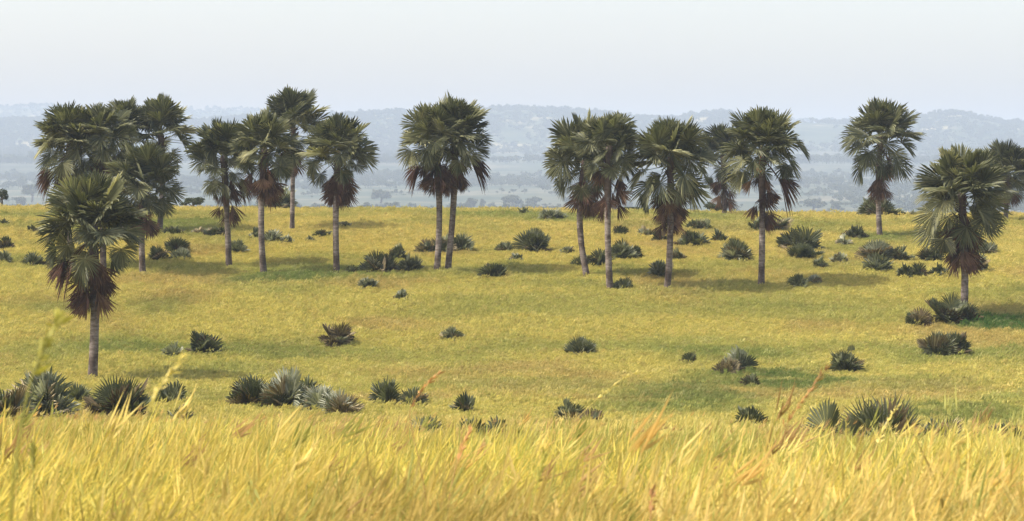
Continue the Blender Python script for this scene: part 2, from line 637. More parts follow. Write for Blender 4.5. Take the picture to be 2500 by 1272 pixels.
# taller ripe stems standing out of the near grass
ripe = []
for k in range(5):
    r_ = np.random.default_rng(400 + k)
    mb_ = MB()
    az_ = r_.normal(0, .4)
    p_, a_ = blade(mb_, (0, 0, 0), az_, r_.uniform(.1, .35), 1.0, .007, r_.uniform(.4, 1.2), .1, .5, 4)
    for j in range(7):
        seedhead(mb_, p_ + r_.normal(0, .02, 3), az_ + r_.normal(0, .3), a_ + r_.normal(0, .25), r_.uniform(.1, .22), .006, r_.uniform(.4, 1))
    ripe.append(proto('ripe_stem', mb_, M['grass']))
r_ = np.random.default_rng(41)
n_ = 3200
y_ = np.sqrt(r_.uniform(9.5 ** 2, 85 ** 2, n_))
x_ = r_.uniform(-1, 1, n_) * (.26 * y_ + 2)
s_ = r_.uniform(1.15, 1.6, n_)
pal_ = np.array([(.50, .36, .15), (.72, .63, .22), (.36, .36, .09), (.62, .47, .15), (.38, .27, .10)])[r_.integers(0, 5, n_)]
scatter('ripe_grass_stems', ripe, np.stack([x_, y_, ground_z(x_, y_) - .02], 1), np.stack([r_.normal(0, .12, n_), r_.normal(.08, .12, n_), r_.normal(0, .45, n_)], 1), np.stack([s_ ** .3 * 1.1, s_ ** .3 * 1.1, s_], 1), pal_, 'taller rusty and pale grass stems sprinkled through the near grass')

# ------------------------------------------------------------------ far woodland
def leaf_blobs(mb, rng, blobs, n_leaf, size):
    for (c, r) in blobs:
        c = np.array(c, float)
        r = np.array(r, float)
        k = n_leaf
        d = rng.normal(0, 1, (k, 3))
        d /= np.linalg.norm(d, axis=1)[:, None]
        p = c + d * r * (rng.random(k)[:, None] ** .33)
        a = rng.normal(0, 1, (k, 3))
        b = rng.normal(0, 1, (k, 3))
        a /= np.linalg.norm(a, axis=1)[:, None]
        b /= np.linalg.norm(b, axis=1)[:, None]
        s = size * rng.uniform(.6, 1.3, k)[:, None]
        V = np.stack([p - a * s, p + b * s * .6, p + a * s, p - b * s * .6], 1).reshape(-1, 3)
        mb.add(V, [(4 * i, 4 * i + 1, 4 * i + 2, 4 * i + 3) for i in range(k)], np.repeat(rng.uniform(.1, .9, k), 4))


def far_tree_proto(seed, w, h):
    rng = np.random.default_rng(seed)
    mb = MB()
    tube(mb, [(0, 0, -.5), (.1, 0, h * .35), (.2, .1, h * .6)], [.22, .16, .08], 5, .0)
    bl = []
    for k in range(7):
        a = rng.random() * 6.28
        rr = w * .5 * rng.random() ** .6 * .7
        bl.append(((rr * math.cos(a), rr * math.sin(a), h * rng.uniform(.45, .85)), (w * rng.uniform(.2, .34), w * rng.uniform(.2, .34), h * rng.uniform(.12, .22))))
    leaf_blobs(mb, rng, bl, 46, .085 * w)
    return proto('woodland_tree', mb, M['scrub'])


wood = [far_tree_proto(70, 7, 6), far_tree_proto(71, 9, 7), far_tree_proto(72, 5, 4), far_tree_proto(73, 8, 8.5), far_tree_proto(74, 6, 3.5), far_tree_proto(75, 10, 6)]
rng = np.random.default_rng(77)


def wood_points(n, d0, d1, zf, thresh, scale, smin, smax):
    y = np.sqrt(rng.uniform(d0 ** 2, d1 ** 2, n))
    x = rng.uniform(-1, 1, n) * .29 * y
    k = N3.fbm(x, y * .6, scale, 4) + rng.normal(0, .05, n) > thresh(y)
    x, y = x[k], y[k]
    z = zf(x, y)
    s = rng.uniform(smin, smax, len(x))
    return np.stack([x, y, z], 1), s


K = 1.6
A = [wood_points(6000, 1150 * K, 1900 * K, ground_z, lambda y: .49 + 0 * y, 240, .25 * K, .8 * K),
     wood_points(8000, 1900 * K, 2600 * K, ground_z, lambda y: .48 + 0 * y, 270, .4 * K, 1.1 * K),
     wood_points(10500, 2600 * K, 3350 * K, lambda x, y: np.maximum(ground_z(x, y), z_ridge(x, y)), lambda y: .45 + 0 * y, 300, .6 * K, 1.35 * K),
     wood_points(12500, 3350 * K, 4000 * K, lambda x, y: np.maximum(ground_z(x, y), z_ridge(x, y)), lambda y: .36 + 0 * y, 350, .7 * K, 1.35 * K),
     wood_points(3500, 4700 * K, 5200 * K, z_far, lambda y: .35 + 0 * y, 350, .8 * K, 1.5 * K)]
# the skyline trees stand a little taller in places
P_ = np.concatenate([a[0] for a in A])
S_ = np.concatenate([a[1] for a in A])
rt = np.zeros_like(P_)
rt[:, 2] = rng.uniform(0, 6.28, len(P_))
scatter('distant_woodland', wood, P_, rt, np.stack([S_, S_, S_ * rng.uniform(.8, 1.15, len(S_))], 1), np.ones_like(P_), 'far-off hazy bushland dotted over the plain and hills')


# ------------------------------------------------------------------ palms
def palm(bx, by, cx, cy, top, hw, seed, label, n=34, skirt=7, dia=.46, dist=None, low=.9, fruit=None, dead_side=None, tone=.56, gb=None, sb=None, drop=0.):
    """bx,by foot; cx,cy crown heart; top: crown's top row; hw: half width, all in photo pixels"""
    rng = np.random.default_rng(seed)
    if dist is None:
        x, d, z = base_at(bx, by)
    else:
        r = ray(bx, by)
        x, d = r[0] * dist, dist
        z = float(ground_z(x, d))
    s = F / d
    root = thing('palm_tree', label, 'palm tree', (x, d, z), 'tall palms on the grassy slope')
    o = np.array([x, d, z])
    heart = at(cx, cy, d + rng.uniform(-.4, .4)) - o
    H = heart[2]
    side_m = hw / s
    spread = float(np.clip((gb - cy) / s - .92 * side_m, .35, 2.4))
    skl = max(2.2, (sb - cy) / s)
    # trunk
    mb = MB()
    m = 46
    t = np.linspace(0, 1, m)
    bend = rng.normal(0, .17, 2)
    pts = np.stack([heart[0] * t ** 1.15 + bend[0] * np.sin(t * math.pi), heart[1] * t + bend[1] * np.sin(t * math.pi), -.3 + (H + .55) * t], 1)
    rad = dia / 2 * (1 + .28 * np.exp(-t * 14) - .08 * np.sin(t * math.pi) + .13 * np.exp(-((t - .70) / .14) ** 2)) * (1 + rng.normal(0, .018, m))
    rad = rad * (1 + .18 * smooth(.86, .97, t)) * (1 - .45 * smooth(.97, 1, t))
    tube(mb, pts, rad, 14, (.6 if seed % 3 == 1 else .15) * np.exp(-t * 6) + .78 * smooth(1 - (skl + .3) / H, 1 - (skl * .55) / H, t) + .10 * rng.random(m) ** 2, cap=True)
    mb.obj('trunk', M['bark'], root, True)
    # living fans
    up, side = (cy - top) / s, hw / s
    g, dd = MB(), MB()
    ga = rng.random() * 6.28
    n = int(n * 1.18)
    nu = int(n * .62)
    for k in range(n):
        upper = k < nu
        q = (k + .5) / nu if upper else (k - nu + .5) / (n - nu)
        az = ga + k * 2.39996 + rng.normal(0, .3)
        if upper:
            phi = R_(6) + R_(72) * q ** .85 + rng.normal(0, .09)
        else:
            phi = R_(74) + R_(40 + drop) * q + rng.normal(0, .10)
        ph = min(phi, 1.57)
        L = (up * 1.06 * math.cos(ph) ** 2 + side * 1.1 * math.sin(ph) ** 2) * (1 + .08 * math.sin(2 * ph)) * rng.uniform(.84, 1.06) * (.88 + .12 * float(smooth(.1, .65, phi)))
        p0 = heart + np.array([0, 0, (.40 - .5 * q) if upper else (-.1 - spread * q)]) + rng.normal(0, .05, 3)
        tn = np.clip(tone + rng.normal(0, .15) + (.2 if rng.random() < .08 else 0), .03, 1)
        if upper:
            Rb = L * rng.uniform(.47, .60)
            fan_leaf(g, p0, az, phi, L - Rb * .95, Rb, rng, nseg=46, split=rng.uniform(.55, .7), narrow=.74, vary=.13, pleat=1.3, span=rng.uniform(250, 320), fold=rng.uniform(.0, .35), droop=.05 + .16 * math.sin(phi),
                     sag=.02 + .08 * q, twist=rng.normal(0, .6), tint=tn, pet=.035)
        else:
            bend = rng.uniform(.25, 1.35) * (.6 + .5 * q)
            L *= 1 - .22 * q
            Rb = L * rng.uniform(.40, .52) * low
            Lp = max(.3, L * (1 - .05 * drop / 10) - Rb * .95 * math.cos(bend))
            Lp = min(Lp, L * .78)
            fan_leaf(g, p0, az, phi, Lp, Rb, rng, nseg=40, split=rng.uniform(.42, .6), narrow=.68, vary=.13, pleat=1.3, span=rng.uniform(200, 300), fold=rng.uniform(.1, .8), droop=.08 + .3 * rng.random(),
                     sag=.06 + .12 * q, twist=rng.normal(0, .5), tint=tn, pet=.034, bend=bend)
    # dry fans hanging below, packed against the trunk
    for k in range(int(skirt * 2.6)):
        q = rng.random() ** .8
        az = rng.random() * 6.28 if dead_side is None or k % 3 else dead_side + rng.normal(0, .4)
        phi = R_(rng.uniform(118, 150))
        Rb = rng.uniform(.75, 1.1)
        Lp = rng.uniform(.25, .75) * (1.25 - .6 * q)
        zt = -.7 - q * max(.2, skl - .8 - Rb)
        p0 = np.array([heart[0] * (1 + zt / H), heart[1], H + zt]) + np.array([math.cos(az), math.sin(az), 0]) * dia * .4
        fan_leaf(dd, p0, az, phi, Lp, Rb, rng, nseg=22, span=rng.uniform(90, 170), fold=rng.uniform(.4, 1.2), droop=.25, sag=.4, twist=rng.normal(0, .5), tint=np.clip(rng.normal(.45, .2), 0, 1), pet=.03, bend=rng.uniform(.3, .9))
    if dead_side is not None:
        for k in range(3):
            az = dead_side + rng.normal(0, .25)
            fan_leaf(dd, heart + np.array([0, 0, -.5]), az, R_(rng.uniform(118, 135)), side * .55, side * .42, rng, nseg=22, span=140, fold=1.0, droop=.9, sag=.25, tint=np.clip(rng.normal(.4, .15), 0, 1))
    # broken stalk stubs round the upper trunk
    for k in range(16):
        az = rng.random() * 6.28
        p0 = heart + np.array([0, 0, -rng.uniform(.2, 1.5)])
        e = np.array([math.cos(az), math.sin(az), 0])
        tube(dd, [p0 + e * dia * .35, p0 + e * (dia * .5 + .12) + np.array([0, 0, .12]), p0 + e * (dia * .5 + .3) + np.array([0, 0, .32])], [.06, .045, .02], 4, rng.uniform(0, .4))
    g.obj('crown', M['frond'], root)
    dd.obj('dead_fronds', M['dead'], root)
    if fruit:
        fb = MB()
        fc = at(fruit[0], fruit[1], d - .38) - o
        for k in range(9):
            c = fc + rng.normal(0, .09, 3) * np.array([1, .7, 1.3])
            lat = np.linspace(-1.4, 1.4, 6)
            tube(fb, [c + np.array([0, 0, .085 * math.sin(a)]) for a in lat], [.085 * math.cos(a) for a in lat], 7, .5)
        st = MB()
        tube(fb, [heart + np.array([0, -.15, -.1]), (heart + fc) / 2 + np.array([0, -.2, .15]), fc], [.03, .025, .02], 5, .3)
        fb.obj('fruit_cluster', M['fruit'], root, True)
    return root


exec_palms = [
    # bx, by, cx, cy, top, hw, seed, label, kwargs
    (224, 922, 226, 556, 425, 126, 1, 'nearest palm, lowest on the slope, full crown with one rusty hanging fan', dict(gb=710, sb=772, n=40, skirt=11, dia=.50, drop=10, low=.9, dead_side=3.9)),
    (349, 662, 350, 462, 345, 92, 2, 'palm right behind the crown of the nearest palm, lower than the cluster around it', dict(gb=548, sb=578, n=34, skirt=6, drop=10)),
    (182, 648, 172, 355, 257, 97, 3, 'leftmost palm of the tall left cluster, dry fans on its outer side', dict(gb=445, sb=455, n=36, skirt=8, dead_side=3.4, drop=8)),
    (252, 652, 246, 340, 262, 88, 4, 'palm in the middle of the left cluster, its trunk hidden behind the nearest palm', dict(gb=430, sb=445, n=32, skirt=5)),
    (306, 560, 305, 322, 243, 66, 5, 'small crowned palm at the back of the left cluster, peeping over the others', dict(gb=420, sb=430, n=26, skirt=4, dia=.42)),
    (388, 555, 392, 330, 237, 84, 6, 'rear palm on the right side of the left cluster, open drooping crown against the hills', dict(gb=440, sb=425, n=32, skirt=5, drop=12)),
    (559, 643, 545, 388, 294, 84, 7, 'pale trunked palm, crown tilted left, dark dry bundle hanging on its right', dict(gb=492, sb=545, n=32, skirt=6, drop=8, dead_side=-.1)),
    (645, 660, 648, 370, 266, 82, 8, 'palm with orange fruit and a thick red brown skirt, fronting the tallest palm', dict(gb=452, sb=494, n=32, skirt=12, fruit=(655, 425), drop=4)),
    (713, 555, 716, 312, 215, 84, 9, 'tallest looking palm, rising behind two nearer ones on a thin dark trunk', dict(gb=445, sb=440, n=28, skirt=3, dia=.40, drop=14)),
    (823, 662, 826, 378, 283, 92, 10, 'palm with brown dry fans on both sides, its trunk reddish at the foot', dict(gb=470, sb=507, n=32, skirt=11, drop=6)),
    (1065, 662, 1064, 345, 256, 90, 11, 'left trunk of the close pair of palms standing clear in the middle', dict(gb=430, sb=468, n=30, skirt=6, dead_side=3.3)),
    (1091, 660, 1112, 335, 237, 96, 12, 'right trunk of the close pair of palms, leaning outward with brown fans at its neck', dict(gb=440, sb=478, n=34, skirt=8, dead_side=-.2)),
    (1437, 672, 1430, 395, 282, 92, 13, 'yellowish palm on the left edge of the right grove, its crown reaching low', dict(gb=500, sb=528, n=34, skirt=8, tone=.5, drop=12)),
    (1490, 700, 1488, 365, 275, 84, 14, 'palm with a rough mottled trunk and dark crown between the yellowish and wide crowned palms', dict(gb=470, sb=532, n=32, skirt=7)),
    (1628, 702, 1636, 392, 289, 106, 15, 'wide crowned palm of the right grove with a long red brown skirt', dict(gb=535, sb=566, n=36, skirt=13, drop=8, low=1.05)),
    (1768, 524, 1764, 382, 296, 66, 16, 'small palm far back at the crest, half covered by the palm with orange dry fan', dict(gb=480, sb=508, n=26, skirt=7, dist=236, tone=.35)),
    (1858, 690, 1860, 368, 270, 108, 17, 'right hand palm of the grove with orange fruit and an orange dry fan below it', dict(gb=445, sb=562, n=36, skirt=6, fruit=(1852, 412), drop=10, dead_side=-.6)),
    (2149, 572, 2152, 335, 248, 98, 18, 'lone palm against the hills with a ragged crown, a young palm at its foot', dict(gb=450, sb=486, n=34, skirt=8, drop=14)),
    (2352, 770, 2346, 478, 362, 116, 19, 'squat palm at the right with a shrub at its foot and a big brown skirt', dict(gb=625, sb=660, n=38, skirt=13, dia=.50, drop=12, low=1.05)),
    (2452, 540, 2456, 432, 348, 84, 20, 'far right palm cut by the edge, partly behind the squat palm', dict(gb=495, sb=490, n=28, skirt=3, dist=222, tone=.38)),
]
for a in exec_palms:
    palm(*a[:8], **a[8])


# ------------------------------------------------------------------ palm shrubs
STYLES = {  # tone, dead share, lean towards upright, leaf drop
    'dark': (.28, .14, 68), 'green': (.46, .06, 66), 'pale': (.88, .12, 62), 'grey': (.62, .10, 66), 'brown': (.45, .75, 68), 'up': (.42, .12, 50), 'hang': (.30, .35, 115)}


def shrub(x, yt, yb, w, style, label, name='palm_shrub', dist=None, nmul=1.0, big=1.0, fans=()):
    seed = int(x * 7 + yb * 13 + w)
    rng = np.random.default_rng(seed)
    tone, dead, spread = STYLES[style]
    spread += rng.normal(0, 7)
    dead += rng.random() ** 2 * .3
    if dist is None:
        px, d, z = base_at(x, yb, .34 + .38 * float(smooth(930, 1050, yb)))
    else:
        r = ray(x, yb)
        px, d = r[0] * dist, dist
        z = float(ground_z(px, d))
    s = F / d
    root = thing(name, label, 'shrub', (px, d, z), 'palm shrubs scattered in the grass')
    topz = at(x, yt, d)[2] - z
    H, W = max(topz, .35), w / s
    H += .20
    W *= 1.02
    if 880 < yb < 1055 and not fans:
        W, H = W * .88, H * .88
    tone = float(np.clip(tone + rng.normal(0, .12), .12, .95))
    reach = min(H * 1.08, W * .55 + .15 * H)
    off = max(0, W * .5 - reach * .6)
    n = int((11 + 7 * W / max(.6, H) + 4 * H) * nmul)
    g, dd = MB(), MB()
    for k in range(n):
        q = (k + .5) / n
        az = k * 2.39996 + rng.normal(0, .3)
        phi = R_(spread) * q ** .55 + rng.normal(0, .08)
        p0 = np.array([rng.uniform(-off, off), rng.uniform(-off, off) * .6, .1])
        edge = 1 - .35 * abs(p0[0]) / max(off, .01) if off > .1 else 1
        ph = min(phi, 1.57)
        L = (H * 1.0 * math.cos(ph) ** 2 + min(reach, W * .5) * math.sin(ph) ** 2) * rng.uniform(.74, 1.06) * (edge if phi < .6 else 1)
        Rb = L * rng.uniform(.56, .76) * big
        is_dead = rng.random() < dead
        fan_leaf(dd if is_dead else g, p0, az, phi + (.35 if is_dead else 0), max(.05, L - Rb * .95), Rb, rng, nseg=int(20 + 7 * min(2, Rb)), vary=.12, pleat=1.2, span=rng.uniform(170, 270), fold=rng.uniform(.1, .6), droop=rng.uniform(.02, .16),
                 sag=.12, twist=rng.normal(0, .8), tint=np.clip(tone + rng.normal(0, .2) + (.35 if rng.random() < .14 else 0), .02, 1), pet=.022, split=rng.uniform(.5, .72), narrow=.66)
    for (fx, ft, fh, tint, split) in fans:      # broad fans seen face on
        fz = at(fx, ft, d)[2] - z
        R = min(fz * .92, fh / s * 1.08)
        ax = (fx - x) / s
        fan_leaf(g, (ax * .6, rng.uniform(-.3, .1), 0), -1.57, .12 + rng.normal(0, .06), max(.1, fz - R), R, rng, nseg=26, span=190, fold=.12, droop=.02, sag=0, twist=rng.normal(0, .2) + ax * .1, tint=tint, pet=.025, split=split, narrow=.5)
    if g.n:
        g.obj('fronds', M['shrub'], root)
    if dd.n:
        dd.obj('dead_fronds', M['straw'], root)
    return root


SHRUBS = [
    (10, 536, 548, 26, 'dark', 'low dark shrub at the left edge, highest up of those there'),
    (14, 577, 603, 40, 'dark', 'dark round shrub at the left edge, midway up the slope'),
    (10, 617, 638, 30, 'grey', 'greyish low shrub at the left edge, below a darker round one'),
    (80, 552, 566, 32, 'brown', 'small rusty shrub in open grass left of the nearest palm crown'),
    (82, 612, 644, 56, 'dark', 'dark spiky shrub peeking out under the left fans of the nearest palm'),
    (423, 553, 571, 48, 'dark', 'flat dark shrub right of the two hidden trunks of the left cluster'),
    (430, 572, 612, 66, 'dark', 'domed shrub with a round upright fan, top of the mound right of the nearest palm'),
    (388, 596, 632, 58, 'dark', 'dark left part of the mound of shrubs beside the nearest palm crown'),
    (442, 606, 630, 56, 'grey', 'greyish shrub at the front foot of the domed shrub'),
    (484, 551, 568, 34, 'brown', 'brownish faint shrub left of a longer dark one near the pale trunk'),
    (524, 550, 574, 66, 'dark', 'long dark shrub just left of the pale palm trunk'),
    (582, 582, 612, 44, 'green', 'shrub tucked against the right of the pale palm trunk'),
    (626, 560, 582, 28, 'green', 'small shrub showing left of the trunk of the fruiting skirted palm'),
    (665, 558, 590, 36, 'grey', 'ragged shrub showing right of the trunk of the fruiting skirted palm'),
    (700, 578, 592, 32, 'pale', 'pale faint tuft of fans below the thin dark trunk'),
    (756, 578, 587, 22, 'grey', 'tiny dark tuft left of a small dark shrub beyond the thin trunk'),
    (788, 554, 578, 46, 'dark', 'small dark shrub left of the palm with brown fans on both sides'),
    (842, 539, 554, 28, 'grey', 'dim shrub just right of the palm with brown fans on both sides'),
    (858, 648, 664, 34, 'green', 'dim green tuft by the foot of the trunk that is reddish below'),
    (924, 602, 662, 82, 'dark', 'big dark shrub with white edged fans, left half of the central clump'),
    (972, 596, 630, 52, 'dark', 'fans rising at the back between both halves of the central clump'),
    (1000, 614, 662, 66, 'grey', 'greyish bushy shrub, right half of the central clump'),
    (1038, 583, 614, 52, 'green', 'green shrub left of the close pair of trunks'),
    (1080, 574, 612, 40, 'green', 'shrub seen between the two trunks of the close pair'),
    (1125, 563, 608, 58, 'dark', 'dark shrub with open fans right of the close pair of trunks'),
    (898, 671, 700, 50, 'green', 'fresh green small shrub below the central clump'),
    (979, 711, 728, 28, 'green', 'tiny green tuft alone in open grass below the central clump'),
    (1204, 636, 677, 82, 'dark', 'shrub with two fan halves and a notch, alone right of the close pair'),
    (1260, 622, 638, 36, 'grey', 'faint grey tuft just above the shrub with two fan halves'),
    (1232, 587, 611, 48, 'dark', 'low shrub touching the left of the shrub with the tall upright fan'),
    (1305, 552, 611, 92, 'up', 'large shrub with a tall upright fan and brown underside'),
    (1384, 604, 617, 44, 'grey', 'low straggling shrub right of the shrub with the tall upright fan'),
    (1278, 505, 523, 48, 'grey', 'round grey bush on the crest, left of a bigger one'),
    (1350, 503, 536, 82, 'grey', 'wide grey green bush on the crest left of the yellowish palm'),
    (1425, 616, 648, 62, 'dark', 'dark shrub left of the yellowish palm trunk'),
    (1467, 613, 648, 42, 'dark', 'dark shrub between the yellowish palm and the mottled trunk'),
    (1514, 553, 574, 36, 'dark', 'small dark shrub upslope, just right of the mottled trunk'),
    (1520, 578, 628, 72, 'green', 'bushy green shrub right of the mottled trunk'),
    (1550, 604, 622, 36, 'dark', 'low shrub trailing right of the bushy green one'),
    (1525, 684, 704, 28, 'dark', 'small dark tuft beside the foot of the mottled trunk'),
    (1508, 690, 703, 20, 'grey', 'grey tuft touching the foot of the mottled trunk'),
    (1577, 552, 577, 44, 'pale', 'pale shrub with a few dark leaves left of the wide crowned palm'),
    (1611, 563, 588, 34, 'dark', 'dark shrub touching the wide crowned palm trunk from the left'),
    (1708, 531, 558, 62, 'dark', 'two humped dark shrub nearest the crest in the right grove'),
    (1690, 561, 598, 92, 'dark', 'long dark shrub bank below the two humped shrub'),
    (1756, 562, 591, 34, 'dark', 'round dark shrub on the right end of the long shrub bank'),
    (1796, 572, 632, 82, 'green', 'spreading green shrub with pale stalks below the long shrub bank'),
    (1655, 611, 631, 26, 'dark', 'small dark shrub right of the wide crowned palm trunk'),
    (1611, 636, 673, 38, 'grey', 'dim bluish shrub left of the lower wide crowned palm trunk'),
    (1846, 524, 563, 36, 'hang', 'shrub of drooping dry fans left of the fruiting grove palm trunk'),
    (1894, 504, 563, 76, 'hang', 'tall mound of drooping fans right of the fruiting grove palm trunk'),
    (1950, 547, 604, 118, 'dark', 'biggest dark shrub of the slope right of the fruiting grove palm'),
    (1962, 589, 629, 88, 'green', 'lighter green shrub in front of the biggest dark shrub'),
    (2086, 550, 581, 62, 'dark', 'dark shrub left of the foot of the lone palm'),
    (2060, 573, 595, 44, 'grey', 'faint grey shrub below left of the lone palm foot'),
    (2140, 578, 632, 86, 'grey', 'big bluish shrub with brown dead fans below the lone palm'),
    (2190, 594, 632, 44, 'dark', 'dark shrub joined to the right of the big bluish one'),
    (2210, 608, 633, 44, 'grey', 'dim low shrub trailing off right of the dark one below the lone palm'),
    (2140, 621, 663, 70, 'green', 'bright spiky shrub in front of the big bluish one'),
    (2000, 629, 651, 32, 'green', 'small round green shrub between the lighter green one and the faint pale one'),
    (2050, 611, 639, 54, 'pale', 'faint pale shrub left of the bright spiky one'),
    (1950, 668, 697, 40, 'dark', 'small dark shrub right of the fruiting grove palm foot'),
    (1989, 674, 688, 30, 'pale', 'pale tuft touching the right of a small dark shrub in open grass'),
    (2196, 512, 526, 40, 'dark', 'low dark bush on the crest right of the lone palm'),
    (2228, 515, 526, 20, 'pale', 'tiny bush with a pale side on the crest, left of the squat palm crown'),
    (2275, 599, 633, 70, 'dark', 'dark shrub behind the left hanging fans of the squat palm'),
    (2406, 583, 616, 52, 'pale', 'pale topped shrub right of the squat palm skirt'),
    (2386, 622, 658, 44, 'grey', 'dim brushy shrub right of the squat palm trunk'),
    (2210, 647, 675, 28, 'dark', 'small upright dark shrub, left one of a little pair left of the squat palm'),
    (2241, 647, 674, 28, 'dark', 'small dark shrub with one raised fan, right one of the little pair'),
    (2290, 641, 673, 58, 'green', 'round green shrub left of the squat palm trunk'),
    (2312, 704, 786, 88, 'dark', 'large shrub with dry pale strips against the foot of the squat palm'),
    (2357, 734, 780, 40, 'dark', 'dark shrub on the right of the squat palm foot'),
    (2236, 756, 792, 46, 'dark', 'rounded small shrub left of the large shrub at the squat palm foot'),
    (2294, 811, 868, 62, 'up', 'left lobe of the two lobed shrub below the squat palm, with a brown side fan'),
    (2333, 810, 866, 36, 'up', 'right lobe of the two lobed shrub below the squat palm, taller and narrower'),
    (12, 914, 1012, 62, 'brown', 'brown dead shrub cut by the left edge near the tall grass'),
    (115, 900, 1004, 92, 'pale', 'ashen grey shrub with tall upright fans and dry stalks left of the nearest palm foot'),
    (192, 938, 978, 26, 'grey', 'small shrub with one raised fan left of the nearest palm foot'),
    (290, 905, 1006, 148, 'dark', 'dense dark shrub right below the foot of the nearest palm'),
    (420, 925, 980, 96, 'dark', 'ragged shrub with long spiky leaves right of the dense dark one'),
    (440, 974, 1012, 46, 'green', 'green tuft half sunk in tall grass below the ragged shrub'),
    (612, 908, 980, 112, 'dark', 'dark shrub with a wide fan of separate spikes, left of its greyer neighbour'),
    (698, 904, 984, 110, 'grey', 'shrub with a silvery fan on top, joined to the fan of separate spikes'),
    (750, 914, 970, 40, 'dark', 'narrow dark shrub closing the right end of the silvery topped one'),
    (785, 934, 990, 52, 'pale', 'pale thin shrub left of the brown withered one'),
    (832, 944, 998, 70, 'brown', 'brown withered shrub with curled leaves, right of the pale thin one'),
    (497, 804, 856, 66, 'dark', 'blocky dark shrub alone in the open grass right of the nearest palm'),
    (820, 785, 837, 56, 'brown', 'blocky brownish shrub standing in open grass left of centre'),
    (1102, 799, 823, 68, 'pale', 'low pale shrub stretched flat in the open grass'),
    (426, 838, 870, 42, 'pale', 'faint pale shrub left below the blocky dark one'),
    (945, 934, 982, 58, 'up', 'shrub with two separate raised fans in the lower middle'),
    (1005, 950, 984, 50, 'grey', 'reddish grey tuft right of the two raised fans'),
    (1133, 958, 992, 72, 'green', 'low spread green shrub in the lower middle, under no palm'),
    (1040, 1008, 1050, 56, 'green', 'thin green leaves rising from tall grass in the lower middle'),
    (1150, 1008, 1052, 66, 'grey', 'sparse upright leaves in tall grass right of the thin green ones'),
    (1205, 1024, 1062, 40, 'dark', 'dark clump at the rim of the tall grass in the lower middle'),
    (1420, 813, 862, 82, 'grey', 'blue green shrub with two humps in open grass below the mottled trunk'),
    (1681, 857, 881, 42, 'green', 'small low shrub left of the one with a white fan'),
    (1776, 868, 912, 56, 'brown', 'spiky brown and grey shrub under a white upright fan'),
    (1806, 848, 905, 30, 'pale', 'white and grey upright fan on the right of a spiky brown shrub'),
    (2063, 838, 902, 76, 'dark', 'dark spiky shrub with a raised right fan beside the green patch'),
    (1836, 983, 1022, 60, 'grey', 'bluish grey shrub in front of the green patch'),
    (1388, 968, 1008, 64, 'grey', 'faint grey fan half hidden by tall grass'),
    (1447, 984, 1010, 32, 'brown', 'small dark brown clump right of the faint grey fan'),
    (2012, 996, 1056, 92, 'hang', 'brownish shrub with a small hairy fan joined to the left of the huge fan'),
    (2148, 952, 1068, 190, 'up', 'huge fan shrub with long separate spikes near the tall grass at the right', 'palm_shrub', None, .3),
    (2294, 1008, 1066, 66, 'grey', 'greyish tuft with thin leaves right of the huge fan'),
    (2412, 1034, 1060, 34, 'brown', 'brown tuft left of the low shrub at the right edge'),
    (2462, 1032, 1064, 84, 'dark', 'low dark shrub at the right edge near the tall grass'),
    (1838, 912, 940, 22, 'dark', 'thin dark tuft inside the green patch'),
]
FANS = {
    (2148, 1068): [(2178, 953, 100, .74, .45), (2100, 960, 80, .6, .32), (2240, 985, 62, .7, .45), (2035, 1000, 48, .6, .5)], (612, 980): [(600, 910, 52, .22, .5), (640, 912, 40, .3, .5)], (698, 984): [(704, 903, 50, .97, .6), (735, 925, 35, .3, .5)],
    (1305, 611): [(1308, 551, 24, .7, .75), (1280, 568, 22, .3, .7)], (1806, 905): [(1808, 848, 20, 1., .75)], (115, 1004): [(104, 900, 17, .98, .8), (128, 905, 16, .8, .8), (150, 930, 24, .6, .6)],
    (1420, 862): [(1403, 814, 30, .6, .55), (1442, 819, 30, .6, .55)], (2063, 902): [(2050, 848, 30, .35, .55), (2086, 838, 15, .6, .7)], (2294, 868): [(2294, 811, 30, .7, .65)], (2333, 866): [(2335, 810, 18, .4, .65)],
    (1204, 677): [(1188, 640, 28, .55, .7), (1222, 640, 30, .25, .7)], (290, 1006): [(280, 908, 66, .25, .5), (330, 915, 50, .4, .5)], (924, 662): [(918, 606, 40, .3, .65)], (945, 982): [(928, 934, 11, .6, .7), (958, 936, 15, .5, .7)],
    (2140, 663): [(2130, 622, 34, .7, .55)], (1796, 632): [(1790, 574, 30, .55, .65), (1815, 585, 30, .7, .65)], (430, 612): [(432, 572, 34, .5, .7)], (2312, 786): [(2322, 706, 40, .55, .6)], (972, 630): [(975, 598, 17, .25, .8)],
    (2140, 632): [(2135, 580, 34, .9, .65), (2165, 584, 24, .9, .65)], (1962, 629): [(1950, 590, 38, .65, .65)], (2143, 534): [(2143, 470, 50, .6, .55)]}
for a in SHRUBS:
    shrub(*a, fans=FANS.get((a[0], a[2]), ()))

# young palm at the foot of the lone palm and a bushy one behind the fruiting palm
shrub(2143, 470, 534, 112, 'grey', 'young stemless palm with spread fans behind the lone palm trunk', 'young_palm', 230, 1.4)
shrub(672, 438, 512, 92, 'grey', 'bushy young palm on the crest behind the thick red brown skirt', 'young_palm', 246, 1.5)


